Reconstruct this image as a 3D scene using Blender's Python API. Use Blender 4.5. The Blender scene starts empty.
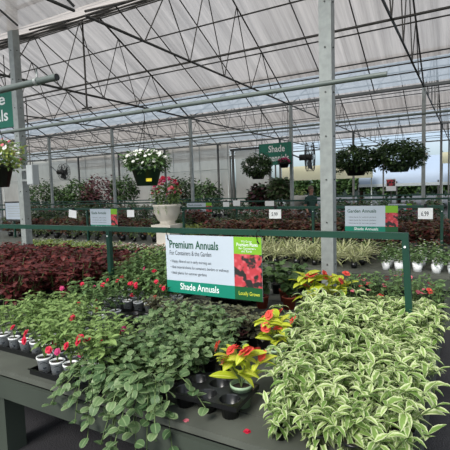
import bpy, bmesh, math, random
from mathutils import Vector, Matrix
sc = bpy.context.scene
col = sc.collection
PI = math.pi
R = math.radians

# ------------------------------------------------------------------ camera
F = 427.0
th, pit, roll = R(29.8), R(4.63), R(1.73)
view = Vector((-math.sin(th)*math.cos(pit), math.cos(th)*math.cos(pit), -math.sin(pit)))
r0 = Vector((math.cos(th), math.sin(th), 0)); u0 = r0.cross(view)
RX = r0*math.cos(roll) - u0*math.sin(roll)
UP = r0*math.sin(roll) + u0*math.cos(roll)
CAM = Vector((0, 0, 1.72))
cd = bpy.data.cameras.new('camera'); cam = bpy.data.objects.new('camera', cd); col.objects.link(cam)
cd.sensor_width = 36; cd.lens = F/450*36; cd.clip_end = 500
cam.matrix_world = Matrix(((RX.x, UP.x, -view.x, CAM.x), (RX.y, UP.y, -view.y, CAM.y), (RX.z, UP.z, -view.z, CAM.z), (0, 0, 0, 1)))
sc.camera = cam

def at(px, py, y=None, z=None):
    d = view*F + RX*(px-225) - UP*(py-225)
    t = (y-CAM.y)/d.y if y is not None else (z-CAM.z)/d.z
    return CAM + d*t

# ------------------------------------------------------------------ materials
def lin(c):
    return tuple(((v/255)/12.92 if v/255 <= .04045 else ((v/255+.055)/1.055)**2.4) for v in c) + (1,)

def newmat(name):
    m = bpy.data.materials.new(name); m.use_nodes = True
    nt = m.node_tree; b = nt.nodes['Principled BSDF']
    return m, nt, b

def mat(name, c, rough=.6, metal=0, var=.12, scale=8, bump=0, spec=.5):
    m, nt, b = newmat(name)
    b.inputs['Roughness'].default_value = rough; b.inputs['Metallic'].default_value = metal
    b.inputs['Specular IOR Level'].default_value = spec
    tc = nt.nodes.new('ShaderNodeTexCoord'); n = nt.nodes.new('ShaderNodeTexNoise')
    n.inputs['Scale'].default_value = scale; n.inputs['Detail'].default_value = 5
    nt.links.new(tc.outputs['Object'], n.inputs['Vector'])
    r = nt.nodes.new('ShaderNodeValToRGB'); L = lin(c)
    r.color_ramp.elements[0].position = .3; r.color_ramp.elements[1].position = .7
    r.color_ramp.elements[0].color = tuple(v*(1-var) for v in L[:3])+(1,)
    r.color_ramp.elements[1].color = tuple(min(1, v*(1+var)) for v in L[:3])+(1,)
    nt.links.new(n.outputs['Fac'], r.inputs['Fac']); nt.links.new(r.outputs['Color'], b.inputs['Base Color'])
    if bump:
        bp = nt.nodes.new('ShaderNodeBump'); bp.inputs['Strength'].default_value = bump
        nt.links.new(n.outputs['Fac'], bp.inputs['Height']); nt.links.new(bp.outputs['Normal'], b.inputs['Normal'])
    return m

def leafmat(name, c1, c2, edge=None, ew=.5, vein=None, rough=.5, trans=.25):
    """leaf material: colour varies leaf by leaf; u across and v along the blade give margin and midrib"""
    m, nt, b = newmat(name); N = nt.nodes; K = nt.links
    at_ = N.new('ShaderNodeAttribute'); at_.attribute_name = 'rnd'
    mx = N.new('ShaderNodeMix'); mx.data_type = 'RGBA'
    mx.inputs[6].default_value = lin(c1); mx.inputs[7].default_value = lin(c2)
    K.new(at_.outputs['Fac'], mx.inputs[0]); out = mx.outputs[2]
    uv = N.new('ShaderNodeUVMap'); sp = N.new('ShaderNodeSeparateXYZ'); K.new(uv.outputs['UV'], sp.inputs[0])
    sb = N.new('ShaderNodeMath'); sb.operation = 'SUBTRACT'; sb.inputs[1].default_value = .5; K.new(sp.outputs['X'], sb.inputs[0])
    ab = N.new('ShaderNodeMath'); ab.operation = 'ABSOLUTE'; K.new(sb.outputs[0], ab.inputs[0])
    if edge:
        tc = N.new('ShaderNodeTexCoord'); no = N.new('ShaderNodeTexNoise'); no.inputs['Scale'].default_value = 55
        K.new(tc.outputs['Object'], no.inputs['Vector'])
        ad = N.new('ShaderNodeMath'); ad.operation = 'MULTIPLY_ADD'; ad.inputs[1].default_value = .5; K.new(no.outputs['Fac'], ad.inputs[0]); K.new(ab.outputs[0], ad.inputs[2])
        fl_ = N.new('ShaderNodeMath'); fl_.operation = 'MULTIPLY_ADD'; fl_.inputs[1].default_value = .26; K.new(at_.outputs['Fac'], fl_.inputs[0]); K.new(ad.outputs[0], fl_.inputs[2])
        mr = N.new('ShaderNodeMapRange'); mr.inputs[1].default_value = ew+.1; mr.inputs[2].default_value = ew+.26
        K.new(fl_.outputs[0], mr.inputs[0])
        m2 = N.new('ShaderNodeMix'); m2.data_type = 'RGBA'; m2.inputs[7].default_value = lin(edge)
        K.new(mr.outputs[0], m2.inputs[0]); K.new(out, m2.inputs[6]); out = m2.outputs[2]
    if vein:
        mr = N.new('ShaderNodeMapRange'); mr.inputs[1].default_value = .07; mr.inputs[2].default_value = .02
        K.new(ab.outputs[0], mr.inputs[0])
        m3 = N.new('ShaderNodeMix'); m3.data_type = 'RGBA'; m3.inputs[7].default_value = lin(vein)
        K.new(mr.outputs[0], m3.inputs[0]); K.new(out, m3.inputs[6]); out = m3.outputs[2]
    K.new(out, b.inputs['Base Color']); b.inputs['Roughness'].default_value = rough
    b.inputs['Specular IOR Level'].default_value = .35
    tr = N.new('ShaderNodeBsdfTranslucent'); K.new(out, tr.inputs['Color'])
    ms = N.new('ShaderNodeMixShader'); ms.inputs[0].default_value = trans
    K.new(b.outputs[0], ms.inputs[1]); K.new(tr.outputs[0], ms.inputs[2]); K.new(ms.outputs[0], N['Material Output'].inputs['Surface'])
    return m

def filmmat(name, c, clear=.35, tint=(200, 196, 190), sc_=(1, 1, 1), fold_light=.25):
    m, nt, b = newmat(name); N = nt.nodes; K = nt.links
    tc = N.new('ShaderNodeTexCoord'); mp = N.new('ShaderNodeMapping'); mp.inputs['Scale'].default_value = sc_
    mp.inputs['Rotation'].default_value = (0, 0, .12)
    no = N.new('ShaderNodeTexNoise'); no.inputs['Scale'].default_value = 1; no.inputs['Detail'].default_value = 7; no.inputs['Roughness'].default_value = .65
    K.new(tc.outputs['Object'], mp.inputs[0]); K.new(mp.outputs[0], no.inputs['Vector'])
    rp = N.new('ShaderNodeValToRGB'); L = lin(c)
    rp.color_ramp.elements[0].position = .35; rp.color_ramp.elements[1].position = .72
    rp.color_ramp.elements[0].color = tuple(v*(1-fold_light*.4) for v in L[:3])+(1,)
    rp.color_ramp.elements[1].color = tuple(min(.95, v*(1+fold_light)) for v in L[:3])+(1,)  # bright streaks: light along the film folds, painted into the colour
    K.new(no.outputs['Fac'], rp.inputs[0])
    bp = N.new('ShaderNodeBump'); bp.inputs['Strength'].default_value = .6; bp.inputs['Distance'].default_value = .1; K.new(no.outputs['Fac'], bp.inputs['Height'])
    tr = N.new('ShaderNodeBsdfTranslucent'); K.new(rp.outputs[0], tr.inputs[0]); K.new(bp.outputs[0], tr.inputs['Normal'])
    di = N.new('ShaderNodeBsdfDiffuse'); K.new(rp.outputs[0], di.inputs[0]); K.new(bp.outputs[0], di.inputs['Normal'])
    m1 = N.new('ShaderNodeMixShader'); m1.inputs[0].default_value = .35; K.new(tr.outputs[0], m1.inputs[1]); K.new(di.outputs[0], m1.inputs[2])
    tp = N.new('ShaderNodeBsdfTransparent'); tp.inputs[0].default_value = lin(tint)
    m2 = N.new('ShaderNodeMixShader'); m2.inputs[0].default_value = clear; K.new(m1.outputs[0], m2.inputs[1]); K.new(tp.outputs[0], m2.inputs[2])
    K.new(m2.outputs[0], N['Material Output'].inputs['Surface'])
    return m

M = {}
M['galv'] = mat('galvanised_steel', (150, 155, 152), .45, .35, .12, 14)
M['galv_dark'] = mat('weathered_steel', (74, 74, 72), .5, .3, .15, 6)
M['steel_black'] = mat('dark_steel', (62, 62, 60), .55, .2, .2, 6)
M['pipe'] = mat('painted_pipe', (98, 107, 103), .5, .1, .08, 10)
M['green_rail'] = mat('green_enamel', (17, 60, 46), .4, 0, .08, 10)
M['bench'] = mat('weathered_bench_wood', (80, 83, 75), .7, 0, .2, 5, .2)
M['bench_front'] = mat('green_grey_bench_paint', (56, 63, 54), .65, 0, .1, 4, .1)
M['white'] = mat('white_plastic', (242, 244, 244), .45, 0, .03, 20)
M['board'] = mat('white_sign_board', (186, 197, 208), .5, 0, .02, 5)
M['ivory'] = mat('ivory_ceramic', (214, 208, 196), .5, 0, .06, 6)
M['teal'] = mat('teal_print', (8, 128, 104), .5, 0, .02, 5)
M['signgreen'] = mat('teal_green_banner', (22, 112, 92), .55, 0, .04, 3)
M['lime_print'] = mat('lime_print', (122, 176, 40), .5, 0, .04, 5)
M['dkgreen_print'] = mat('dark_green_print', (18, 84, 44), .5, 0, .04, 5)
M['ink'] = mat('dark_ink', (45, 52, 58), .6, 0, .02, 5)
M['greenink'] = mat('green_ink', (18, 78, 56), .6, 0, .02, 5)
M['whiteink'] = mat('white_ink', (235, 240, 240), .6, 0, .02, 5)
M['yellowink'] = mat('yellow_ink', (200, 205, 60), .6, 0, .02, 5)
M['blackpl'] = mat('black_plastic', (16, 17, 18), .3, 0, .15, 20)
M['soil'] = mat('potting_soil', (40, 31, 25), .95, 0, .4, 60, .5)
M['terra'] = mat('terracotta_plastic', (150, 66, 44), .55, 0, .08, 12)
M['greenpot'] = mat('green_plastic_pot', (28, 56, 42), .4, 0, .06, 10)
M['mintpot'] = mat('pale_green_plastic_pot', (150, 175, 142), .45, 0, .06, 10)
M['stem'] = mat('green_stem', (92, 112, 62), .6, 0, .1, 20)
M['twig'] = mat('brown_twig', (70, 54, 42), .8, 0, .2, 20)
M['skin'] = mat('skin', (150, 112, 94), .6, 0, .05, 10)
M['shirt'] = mat('dark_green_cloth', (34, 62, 54), .9, 0, .1, 20)
M['denim'] = mat('dark_denim', (40, 46, 60), .9, 0, .1, 20)
M['hair'] = mat('brown_hair', (88, 72, 58), .8, 0, .2, 40)
M['grey'] = mat('grey_enamel', (172, 178, 178), .45, 0, .05, 8)
M['yellow'] = mat('yellow_sticker', (226, 205, 40), .5, 0, .02, 8)
# leaves
M['l_varieg'] = leafmat('variegated_leaf', (106, 140, 66), (154, 180, 100), (206, 216, 166), .5, None)
M['l_lime'] = leafmat('lime_leaf', (172, 188, 40), (212, 216, 78), (150, 176, 40), .68, (222, 226, 120))
M['l_plect'] = leafmat('round_green_leaf', (72, 100, 62), (116, 142, 94), (146, 164, 122), .64, (134, 156, 110))
M['l_dull'] = leafmat('grey_brown_leaf', (80, 76, 62), (112, 120, 88), None, .5, None)
M['l_impat'] = leafmat('impatiens_leaf', (104, 134, 74), (150, 176, 106), None, .5, (160, 180, 120))
M['l_impat_dark'] = leafmat('deep_impatiens_leaf', (80, 110, 66), (116, 144, 88), None, .5, (120, 150, 100))
M['l_green'] = leafmat('green_leaf', (56, 80, 46), (88, 114, 66), None)
M['l_dark'] = leafmat('dark_leaf', (44, 62, 42), (70, 88, 56), None)
M['l_coleus'] = leafmat('burgundy_leaf', (70, 32, 36), (118, 58, 54), None, .5, (128, 70, 66))
M['l_coleus_red'] = leafmat('scarlet_leaf', (120, 28, 28), (150, 50, 40), None)
M['l_rust'] = leafmat('rust_leaf', (84, 58, 46), (122, 84, 68), (120, 104, 60), .66)
M['l_chart'] = leafmat('chartreuse_leaf', (134, 150, 66), (178, 186, 104), None)
M['l_grass'] = leafmat('striped_grass_blade', (130, 142, 84), (160, 168, 112), (216, 216, 178), .5)
M['l_maple'] = leafmat('maroon_leaf', (66, 38, 44), (104, 60, 62), None)
M['l_tree'] = leafmat('tree_leaf', (40, 66, 34), (76, 104, 50), None)
M['p_red'] = leafmat('crimson_petal', (196, 28, 58), (222, 52, 82), None, rough=.6)
M['p_coral'] = leafmat('coral_petal', (214, 66, 58), (236, 100, 84), None, rough=.6)
M['p_pink'] = leafmat('pink_petal', (206, 92, 112), (226, 130, 140), None, rough=.6)
M['p_mag'] = leafmat('magenta_petal', (176, 40, 96), (206, 70, 124), None, rough=.6)
M['p_white'] = leafmat('white_petal', (228, 230, 222), (246, 246, 240), None, rough=.6)
M['p_cream'] = leafmat('blush_petal', (220, 196, 180), (236, 222, 200), None, rough=.6)
M['roof_film'] = filmmat('white_roof_film', (186, 177, 170), .24, (180, 174, 170), (5.5, .16, .3), .55)
M['sky_strip'] = filmmat('sky_strip_glazing', (222, 232, 240), .6, (232, 240, 248), (.5, .5, .5), .05)  # pale sky brightness put into the added strip at the eaves
M['wall_film'] = filmmat('white_wall_film', (208, 204, 196), .34, (205, 202, 196), (.8, .8, .35), .25)

def photo_mat():
    m, nt, b = newmat('printed_blossoms'); N = nt.nodes; K = nt.links
    tc = N.new('ShaderNodeTexCoord'); v = N.new('ShaderNodeTexVoronoi'); v.inputs['Scale'].default_value = 26
    K.new(tc.outputs['Object'], v.inputs['Vector'])
    no = N.new('ShaderNodeTexNoise'); no.inputs['Scale'].default_value = 12; K.new(tc.outputs['Object'], no.inputs['Vector'])
    r1 = N.new('ShaderNodeValToRGB'); e = r1.color_ramp.elements
    e[0].position = 0; e[0].color = lin((214, 104, 112)); e[1].position = .55; e[1].color = lin((186, 58, 66))
    K.new(v.outputs['Distance'], r1.inputs[0])
    r2 = N.new('ShaderNodeValToRGB'); e = r2.color_ramp.elements; e[0].position = .44; e[0].color = (0, 0, 0, 1); e[1].position = .5; e[1].color = (1, 1, 1, 1)
    K.new(no.outputs['Fac'], r2.inputs[0])
    mx = N.new('ShaderNodeMix'); mx.data_type = 'RGBA'; K.new(r2.outputs[0], mx.inputs[0]); mx.inputs[6].default_value = lin((40, 40, 38)); K.new(r1.outputs[0], mx.inputs[7])
    K.new(mx.outputs[2], b.inputs['Base Color']); b.inputs['Roughness'].default_value = .5
    return m
M['photo'] = photo_mat()

def floor_mat():
    m = mat('damp_asphalt', (47, 46, 49), .62, 0, .35, 2.2)
    nt = m.node_tree; b = nt.nodes['Principled BSDF']
    tc = nt.nodes.new('ShaderNodeTexCoord'); n = nt.nodes.new('ShaderNodeTexNoise'); n.inputs['Scale'].default_value = 90
    nt.links.new(tc.outputs['Object'], n.inputs['Vector'])
    bp = nt.nodes.new('ShaderNodeBump'); bp.inputs['Strength'].default_value = .4; bp.inputs['Distance'].default_value = .02
    nt.links.new(n.outputs['Fac'], bp.inputs['Height']); nt.links.new(bp.outputs[0], b.inputs['Normal'])
    return m
M['floor'] = floor_mat()

# ------------------------------------------------------------------ mesh builder
class MB:
    def __init__(s): s.v = []; s.f = []; s.uv = []; s.rnd = []; s.mi = []; s.mats = []; s.smooth = []
    def m(s, k):
        if k not in s.mats: s.mats.append(k)
        return s.mats.index(k)
    def face(s, idx, k, uv=None, r=.5, sm=False):
        s.f.append(idx); s.mi.append(s.m(k)); s.uv += uv if uv else [(0, 0)]*len(idx); s.rnd.append(r); s.smooth.append(sm)
    def box(s, a, b, k):
        n = len(s.v); x0, y0, z0 = a; x1, y1, z1 = b
        s.v += [(x0, y0, z0), (x1, y0, z0), (x1, y1, z0), (x0, y1, z0), (x0, y0, z1), (x1, y0, z1), (x1, y1, z1), (x0, y1, z1)]
        for q in ((0, 3, 2, 1), (4, 5, 6, 7), (0, 1, 5, 4), (1, 2, 6, 5), (2, 3, 7, 6), (3, 0, 4, 7)): s.face(tuple(n+i for i in q), k)
    def tube(s, pts, rad, k, seg=8, cap=True, sm=True):
        pts = [Vector(p) for p in pts]; n0 = len(s.v); rads = rad if isinstance(rad, (list, tuple)) else [rad]*len(pts)
        for i, p in enumerate(pts):
            d = (pts[min(i+1, len(pts)-1)] - pts[max(i-1, 0)]).normalized()
            a = d.cross(Vector((0, 0, 1)) if abs(d.z) < .9 else Vector((0, 1, 0))).normalized(); b = d.cross(a)
            for j in range(seg):
                t = 2*PI*j/seg; q = p + (a*math.cos(t)+b*math.sin(t))*rads[i]; s.v.append(tuple(q))
        for i in range(len(pts)-1):
            for j in range(seg):
                s.face((n0+i*seg+j, n0+i*seg+(j+1) % seg, n0+(i+1)*seg+(j+1) % seg, n0+(i+1)*seg+j), k, sm=sm)
        if cap:
            s.face(tuple(n0+j for j in range(seg)), k); s.face(tuple(n0+(len(pts)-1)*seg+j for j in reversed(range(seg))), k)
    def sq(s, p, q, w, k, w2=None):
        """square-section bar from p to q"""
        p = Vector(p); q = Vector(q); d = (q-p).normalized(); w2 = w2 or w
        a = d.cross(Vector((0, 0, 1)) if abs(d.z) < .9 else Vector((0, 1, 0))).normalized(); b = a.cross(d); n = len(s.v)
        for e in (p, q):
            for sx, sy in ((-1, -1), (1, -1), (1, 1), (-1, 1)): s.v.append(tuple(e + a*sx*w/2 + b*sy*w2/2))
        for qd in ((0, 1, 2, 3), (7, 6, 5, 4), (0, 4, 5, 1), (1, 5, 6, 2), (2, 6, 7, 3), (3, 7, 4, 0)): s.face(tuple(n+i for i in qd), k)
    def lathe(s, prof, k, seg=16, c=(0, 0, 0), sm=True):
        n0 = len(s.v)
        for r, z in prof:
            for j in range(seg):
                t = 2*PI*j/seg; s.v.append((c[0]+r*math.cos(t), c[1]+r*math.sin(t), c[2]+z))
        for i in range(len(prof)-1):
            for j in range(seg):
                s.face((n0+i*seg+j, n0+i*seg+(j+1) % seg, n0+(i+1)*seg+(j+1) % seg, n0+(i+1)*seg+j), k, sm=sm)
    def disc(s, c, r, k, seg=16):
        n = len(s.v); s.v += [(c[0]+r*math.cos(2*PI*j/seg), c[1]+r*math.sin(2*PI*j/seg), c[2]) for j in range(seg)]; s.face(tuple(range(n, n+seg)), k)
    def leaf(s, p, az, el, L, W, k, droop=.8, twist=0, prof=None, fold=.25, rng=random, ser=0):
        prof = prof or OVATE; n0 = len(s.v); nr = len(prof); p = Vector(p)
        h = Vector((math.cos(az), math.sin(az), 0)); sd = Vector((-math.sin(az), math.cos(az), 0)); r = rng.random(); wav = rng.uniform(-.25, .25)
        pt = 0
        for i, (t, w) in enumerate(prof):
            e = el - droop*t; dl = (t-pt)*L; pt = t
            d = h*math.cos(e) + Vector((0, 0, math.sin(e))); nn = -h*math.sin(e) + Vector((0, 0, math.cos(e)))
            p = p + d*dl; tw = twist + wav*t
            si = sd*math.cos(tw) + nn*math.sin(tw); up = nn*math.cos(tw) - sd*math.sin(tw)
            ww = w*W/2*(1+(ser if i % 2 else -ser))
            s.v += [tuple(p - si*ww + up*fold*ww), tuple(p), tuple(p + si*ww + up*fold*ww)]
        for i in range(nr-1):
            a = n0+i*3; t0 = prof[i][0]; t1 = prof[i+1][0]
            s.face((a, a+1, a+4, a+3), k, [(0, t0), (.5, t0), (.5, t1), (0, t1)], r, True)
            s.face((a+1, a+2, a+5, a+4), k, [(.5, t0), (1, t0), (1, t1), (.5, t1)], r, True)
    def mesh(s, name):
        me = bpy.data.meshes.new(name); me.from_pydata(s.v, [], s.f)
        for k in s.mats: me.materials.append(M[k])
        me.polygons.foreach_set('material_index', s.mi); me.polygons.foreach_set('use_smooth', s.smooth)
        ul = me.uv_layers.new(name='UVMap'); ul.data.foreach_set('uv', [c for u in s.uv for c in u])
        a = me.attributes.new('rnd', 'FLOAT', 'FACE'); a.data.foreach_set('value', s.rnd)
        me.update(); return me

OVATE = [(0, .05), (.12, .45), (.3, .92), (.5, 1), (.7, .8), (.87, .42), (1, .04)]
LANCE = [(0, .08), (.15, .5), (.4, 1), (.65, .85), (.85, .42), (1, .03)]
ROUND = [(0, .1), (.08, .6), (.25, .95), (.5, 1.05), (.75, .9), (.93, .5), (1, .08)]
PETAL = [(0, .2), (.4, .8), (.75, 1), (1, .4)]
BLADE = [(0, .7), (.35, 1), (.7, .7), (1, .05)]
TINY = [(0, .1), (.4, 1), (1, .1)]

def link(name, data, parent=None, loc=None):
    o = bpy.data.objects.new(name, data); col.objects.link(o)
    if parent: o.parent = parent
    if loc is not None: o.location = loc
    return o
def tag(o, label=None, cat=None, group=None, kind=None):
    if label: o['label'] = label
    if cat: o['category'] = cat
    if group: o['group'] = group
    if kind: o['kind'] = kind
    return o
def thing(name, label, cat, loc=(0, 0, 0), rz=0, group=None):
    o = link(name, None, None, loc); o.rotation_euler = (0, 0, rz); o.empty_display_size = .1
    return tag(o, label, cat, group)
def struct(name, mb, parent=None, loc=None):
    o = link(name, mb.mesh(name), parent, loc)
    if not parent: o['kind'] = 'structure'
    return o
ORD = ['first', 'second', 'third', 'fourth', 'fifth', 'sixth', 'seventh', 'eighth', 'ninth', 'tenth', 'eleventh', 'twelfth']

# ------------------------------------------------------------------ ground and roof
b = MB(); b.box((-45, -8, -.2), (16, 75, 0), 'floor'); struct('floor', b)

HG, BAY, Y0, RISE = 4.3, 8.2, 4.45, 2.05      # gutter height, bay width, first gutter line
XS = [-1.07-3.73*k for k in range(-1, 8)]     # truss positions
XL, XR = -33, 7
def ztop(y, y0): return HG + RISE*(1-abs((y-y0)/(BAY/2)-1))
def film(name, pts, k='roof_film', nx=1):
    b = MB(); n = 0
    (a, c) = pts; b.v += [(XL, *a), (XR, *a), (XR, *c), (XL, *c)]; b.face((0, 1, 2, 3), k); return struct(name, b)
for i in range(-1, 3):
    y0 = Y0+i*BAY
    if i == 0: film('ceiling_film', ((y0, ztop(y0, y0)+.05), (y0+BAY/2, HG+RISE+.05)))
    film('ceiling_film', ((y0+BAY/2, HG+RISE+.05), (y0+BAY-(.9 if i > -1 else 0), ztop(y0+BAY-(.9 if i > -1 else 0), y0)+.05)))
for i in range(0, 3):     # added bluish panel standing in for the bright sky strip above each gutter
    y0 = Y0+i*BAY
    film('ceiling_sky_strip', ((y0+BAY-.9, ztop(y0+BAY-.9, y0)+.05), (y0+BAY-.08, ztop(y0+BAY-.08, y0)+.05)), 'sky_strip')
for i in range(-1, 4):   # gutters
    y = Y0+i*BAY
    b = MB(); n = 0
    if i == 0:
        b.tube([(XL, y-.1, 4.95), (XR, y-.1, 4.95)], .03, 'steel_black', 6); b.tube([(XL, y+.1, 4.72), (XR, y+.1, 4.72)], .03, 'galv_dark', 6)
    else:
        b.box((XL, y-.07, HG-.02), (XR, y+.07, HG+.0), 'galv_dark'); b.box((XL, y-.07, HG), (XR, y-.06, HG+.05), 'galv_dark'); b.box((XL, y+.06, HG), (XR, y+.07, HG+.05), 'galv_dark')
    struct('roof_gutter', b)
def truss(x, y0, heavy=False):
    r = link('roof_truss', None, None, (x, y0, HG)); r['kind'] = 'structure'
    rr = .028 if heavy else .022
    b = MB(); b.tube([(0, .1, -.03), (0, BAY-.1, -.03)], rr, 'galv_dark' if not heavy else 'steel_black', 6); link('bottom_chord', b.mesh('bottom_chord'), r)
    for s in (0, 1):
        b = MB(); b.tube([(0, .1 if s == 0 else BAY-.1, .03), (0, BAY/2, RISE)], rr*.9, 'galv_dark', 6); link('rafter', b.mesh('rafter'), r)
    b = MB(); nseg = 6
    for k in range(nseg):
        ya = BAY*k/nseg+.02; ym = BAY*(k+.5)/nseg; yb = BAY*(k+1)/nseg
        zt = ztop(y0+ym, y0)-HG
        if k > 0: b.tube([(0, ya, -.03), (0, ym, zt)], .012, 'galv_dark', 5)
        if k < nseg-1: b.tube([(0, ym, zt), (0, yb, -.03)], .012, 'galv_dark', 5)
    link('web', b.mesh('web'), r)
for i in range(-1, 3):
    y0 = Y0+i*BAY
    for j, x in enumerate(XS):
        if i == -1 and j > 4: continue
        truss(x, y0, j == 3)
        for xx in (x-1.243, x-2.487):
          b = MB()
          for s in (0, 1): b.tube([(xx, y0+(.1 if s == 0 else BAY-.1), HG+.03), (xx, y0+BAY/2, HG+RISE)], .016, 'galv_dark', 6)
          struct('roof_rafter', b)
    fr = (1.3, 2.9) if i == -1 else (.9, 1.9, 3.0)
    for yy in list(fr)+[4.1]+([5.0, 5.95, 6.15, 7.05, 7.6] if i > -1 else [5.4, 6.9]):
        b = MB(); z = ztop(y0+yy, y0)-.03; b.tube([(XL, y0+yy, z), (XR, y0+yy, z)], .018, 'galv_dark', 6); struct('roof_purlin', b)
    for yy in (2.75, 5.45):
        b = MB(); b.tube([(XL, y0+yy, HG-.05), (XR, y0+yy, HG-.05)], .016, 'galv_dark', 6); struct('roof_purlin', b)
# columns
def column(x, y, w, k='galv', zt=HG):
    r = link('support_column', None, None, (x, y, 0)); r['kind'] = 'structure'
    b = MB(); b.sq((0, 0, 0), (0, 0, zt-.03), w, k); link('post', b.mesh('post'), r)
    b = MB(); b.box((-w, -w, 0), (w, w, .02), k); link('base_plate', b.mesh('base_plate'), r)
    if w > .1:
        b = MB()
        for q in range(9): b.tube([(0, -w/2-.008, .9+q*.45), (0, -w/2+.01, .9+q*.45)], .009, 'galv_dark', 6)
        for q in range(9): b.tube([(w/2-.01, 0, .9+q*.45), (w/2+.008, 0, .9+q*.45)], .009, 'galv_dark', 6)
        link('bolt', b.mesh('bolt'), r)
    return r
column(-1.30, 4.5, .13, zt=5.3); column(-6.38, 4.5, .12, zt=5.3); column(3.6, 4.5, .13, zt=5.3); column(-11.4, 4.5, .13, zt=5.3)
for i in (1, 2, 3):
    for x in XS[:8]: column(x, Y0+i*BAY, .09, 'galv_dark' if i > 1 else 'galv')

# back wall of film with frame, and pale sheeted wall right of it
YB = Y0+2*BAY+.3
def wall(name, x0, x1, y, z0, z1, k='wall_film'):
    b = MB(); nx = int((x1-x0)/.22); nz = 14; rng = random.Random(4)
    for j in range(nz+1):
        for i in range(nx+1):
            x = x0+(x1-x0)*i/nx; z = z0+(z1-z0)*j/nz
            b.v.append((x, y+.04*math.sin(x*1.68+z*.8)+.02*math.sin(x*6+z*3.1)+rng.uniform(-.008, .008), z))
    for j in range(nz):
        for i in range(nx):
            a = j*(nx+1)+i; b.face((a, a+1, a+nx+2, a+nx+1), k, sm=True)
    return struct(name, b)
wall('wall_back', -33, -11.7, YB, 0, 6.4)
for k in range(12):
    b = MB(); b.tube([(-11.75-1.87*k, YB-.12, 0), (-11.75-1.87*k, YB-.12, 6.2)], .022, 'galv', 6); struct('wall_stud', b)
for z in (.9, 2.9, 4.55):
    b = MB(); b.tube([(-33, YB-.16, z), (-11.7, YB-.16, z)], .025 if z > 4 else .018, 'galv_dark' if z > 4 else 'galv', 6); struct('wall_rail', b)
wall('wall_far', -11.5, -9.35, YB+.3, 0, 3.9)
b = MB(); b.box((-11.7, YB+.1, 3.9), (-9.2, YB+.2, 4.02), 'steel_black'); b.box((-11.62, YB+.1, 0), (-11.5, YB+.2, 3.9), 'galv_dark'); b.box((-9.35, YB+.1, 0), (-9.25, YB+.2, 3.9), 'galv_dark'); struct('wall_frame', b)
b = MB(); b.v += [(XL, 29.2, HG-.2), (XL, 29.2, 6.4), (-14, 29.2, 6.4), (-14, 29.2, HG-.2)]; b.face((0, 1, 2, 3), 'wall_film'); struct('wall_gable', b)

# neighbouring hoop house far to the right
M['tarp'] = mat('pale_blue_tarp', (142, 156, 174), .6, 0, .04, 1)
M['cream_tarp'] = mat('cream_tarp', (178, 175, 148), .6, 0, .04, 1)
r = thing('hoop_house', 'long low white hoop greenhouse far beyond the benches at right', 'greenhouse', (2, 36, 0))
b = MB(); seg = 16; n = 0
for x in (-9, 20):
    for j in range(seg+1):
        t = PI*j/seg; b.v.append((x, -4*math.cos(t), 1.8+2.1*math.sin(t)))
for j in range(seg): b.face((j, j+1, seg+1+j+1, seg+1+j), 'tarp', sm=True)
link('roof_cover', b.mesh('roof_cover'), r)
b = MB(); b.box((-9, -4.05, 1.65), (20, -3.98, 1.85), 'grey')
for k in range(12): b.sq((-9+k*2.6, -4.0, 0), (-9+k*2.6, -4.0, 2.0), .08, 'galv_dark')
link('side_frame', b.mesh('side_frame'), r)
r = thing('shade_awning', 'cream awning stretched on poles beyond the far greenhouse bay', 'awning', (-1, 30.5, 0))
b = MB(); b.box((-.5, -.05, 3.0), (9, .0, 3.7), 'cream_tarp'); link('cloth', b.mesh('cloth'), r)
for x in (-.5, 4, 9):
    b = MB(); b.tube([(x, 0.05, 0), (x, .05, 3.8)], .04, 'galv', 6); link('pole', b.mesh('pole'), r)

r = thing('shade_awning', 'lower cream awning far behind the large round fan', 'awning', (-7, 30.9, 0))
b = MB(); b.box((-5.5, -.05, 2.3), (1.2, .0, 3.35), 'cream_tarp'); link('cloth', b.mesh('cloth'), r)
for x in (-5.4, -2.0, 1.1):
    b = MB(); b.tube([(x, 0.05, 0), (x, .05, 3.4)], .04, 'galv', 6); link('pole', b.mesh('pole'), r)
# ------------------------------------------------------------------ pipes and roof-hung hardware
p = at(387, 74, y=3.05)
def pipe(x0, x1, y, z, r, label, k='pipe'):
    o = thing('pipe', label, 'pipe', (x1, y, z))
    b = MB(); b.tube([(x0-x1, 0, 0), (0, 0, 0)], r, k, 12, cap=False); b.tube([(x0-x1, 0, 0), (-.001, 0, 0)], r*.82, 'blackpl', 12); link('tube', b.mesh('tube'), o)  # capped black core fills the bore, painting the shade inside the open end
    return o
PZ1 = p.z
pipe(-9.5, p.x, 3.05, p.z, .018, 'long thin grey-green pipe crossing in front of the big right column')
b = MB(); b.tube([(-.02, 0, 0), (.05, 0, 0)], .022, 'galv', 10)
PP2 = at(57, 77, y=2.0)
o2 = pipe(PP2.x-4, PP2.x, 2.0, PP2.z, .023, 'thick grey pipe with open end at the upper left')
b = MB(); b.tube([(-.22, 0, 0), (-.19, 0, 0)], .028, 'galv', 12); b.tube([(-.205, 0, .02), (-.205, 0, .09)], .006, 'galv', 6); link('clamp', b.mesh('clamp'), o2)
pipe(-14, 0.2, 8.3, 2.95, .022, 'grey pipe carrying the distant hanging baskets')
pt = at(85, 15, y=7.5); pb = at(87, 108, y=7.5)
o = thing('hanging_rod', 'thin dark vertical rod hanging from the roof at left', 'rod', (pb.x, 7.5, pb.z))
b = MB(); b.tube([(0, 0, 0), (0, 0, pt.z-pb.z)], .022, 'steel_black', 8); link('rod', b.mesh('rod'), o)
b = MB(); b.tube([(-.16, 0, 0), (.16, 0, 0)], .02, 'steel_black', 8); link('cross_bar', b.mesh('cross_bar'), o)

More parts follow.
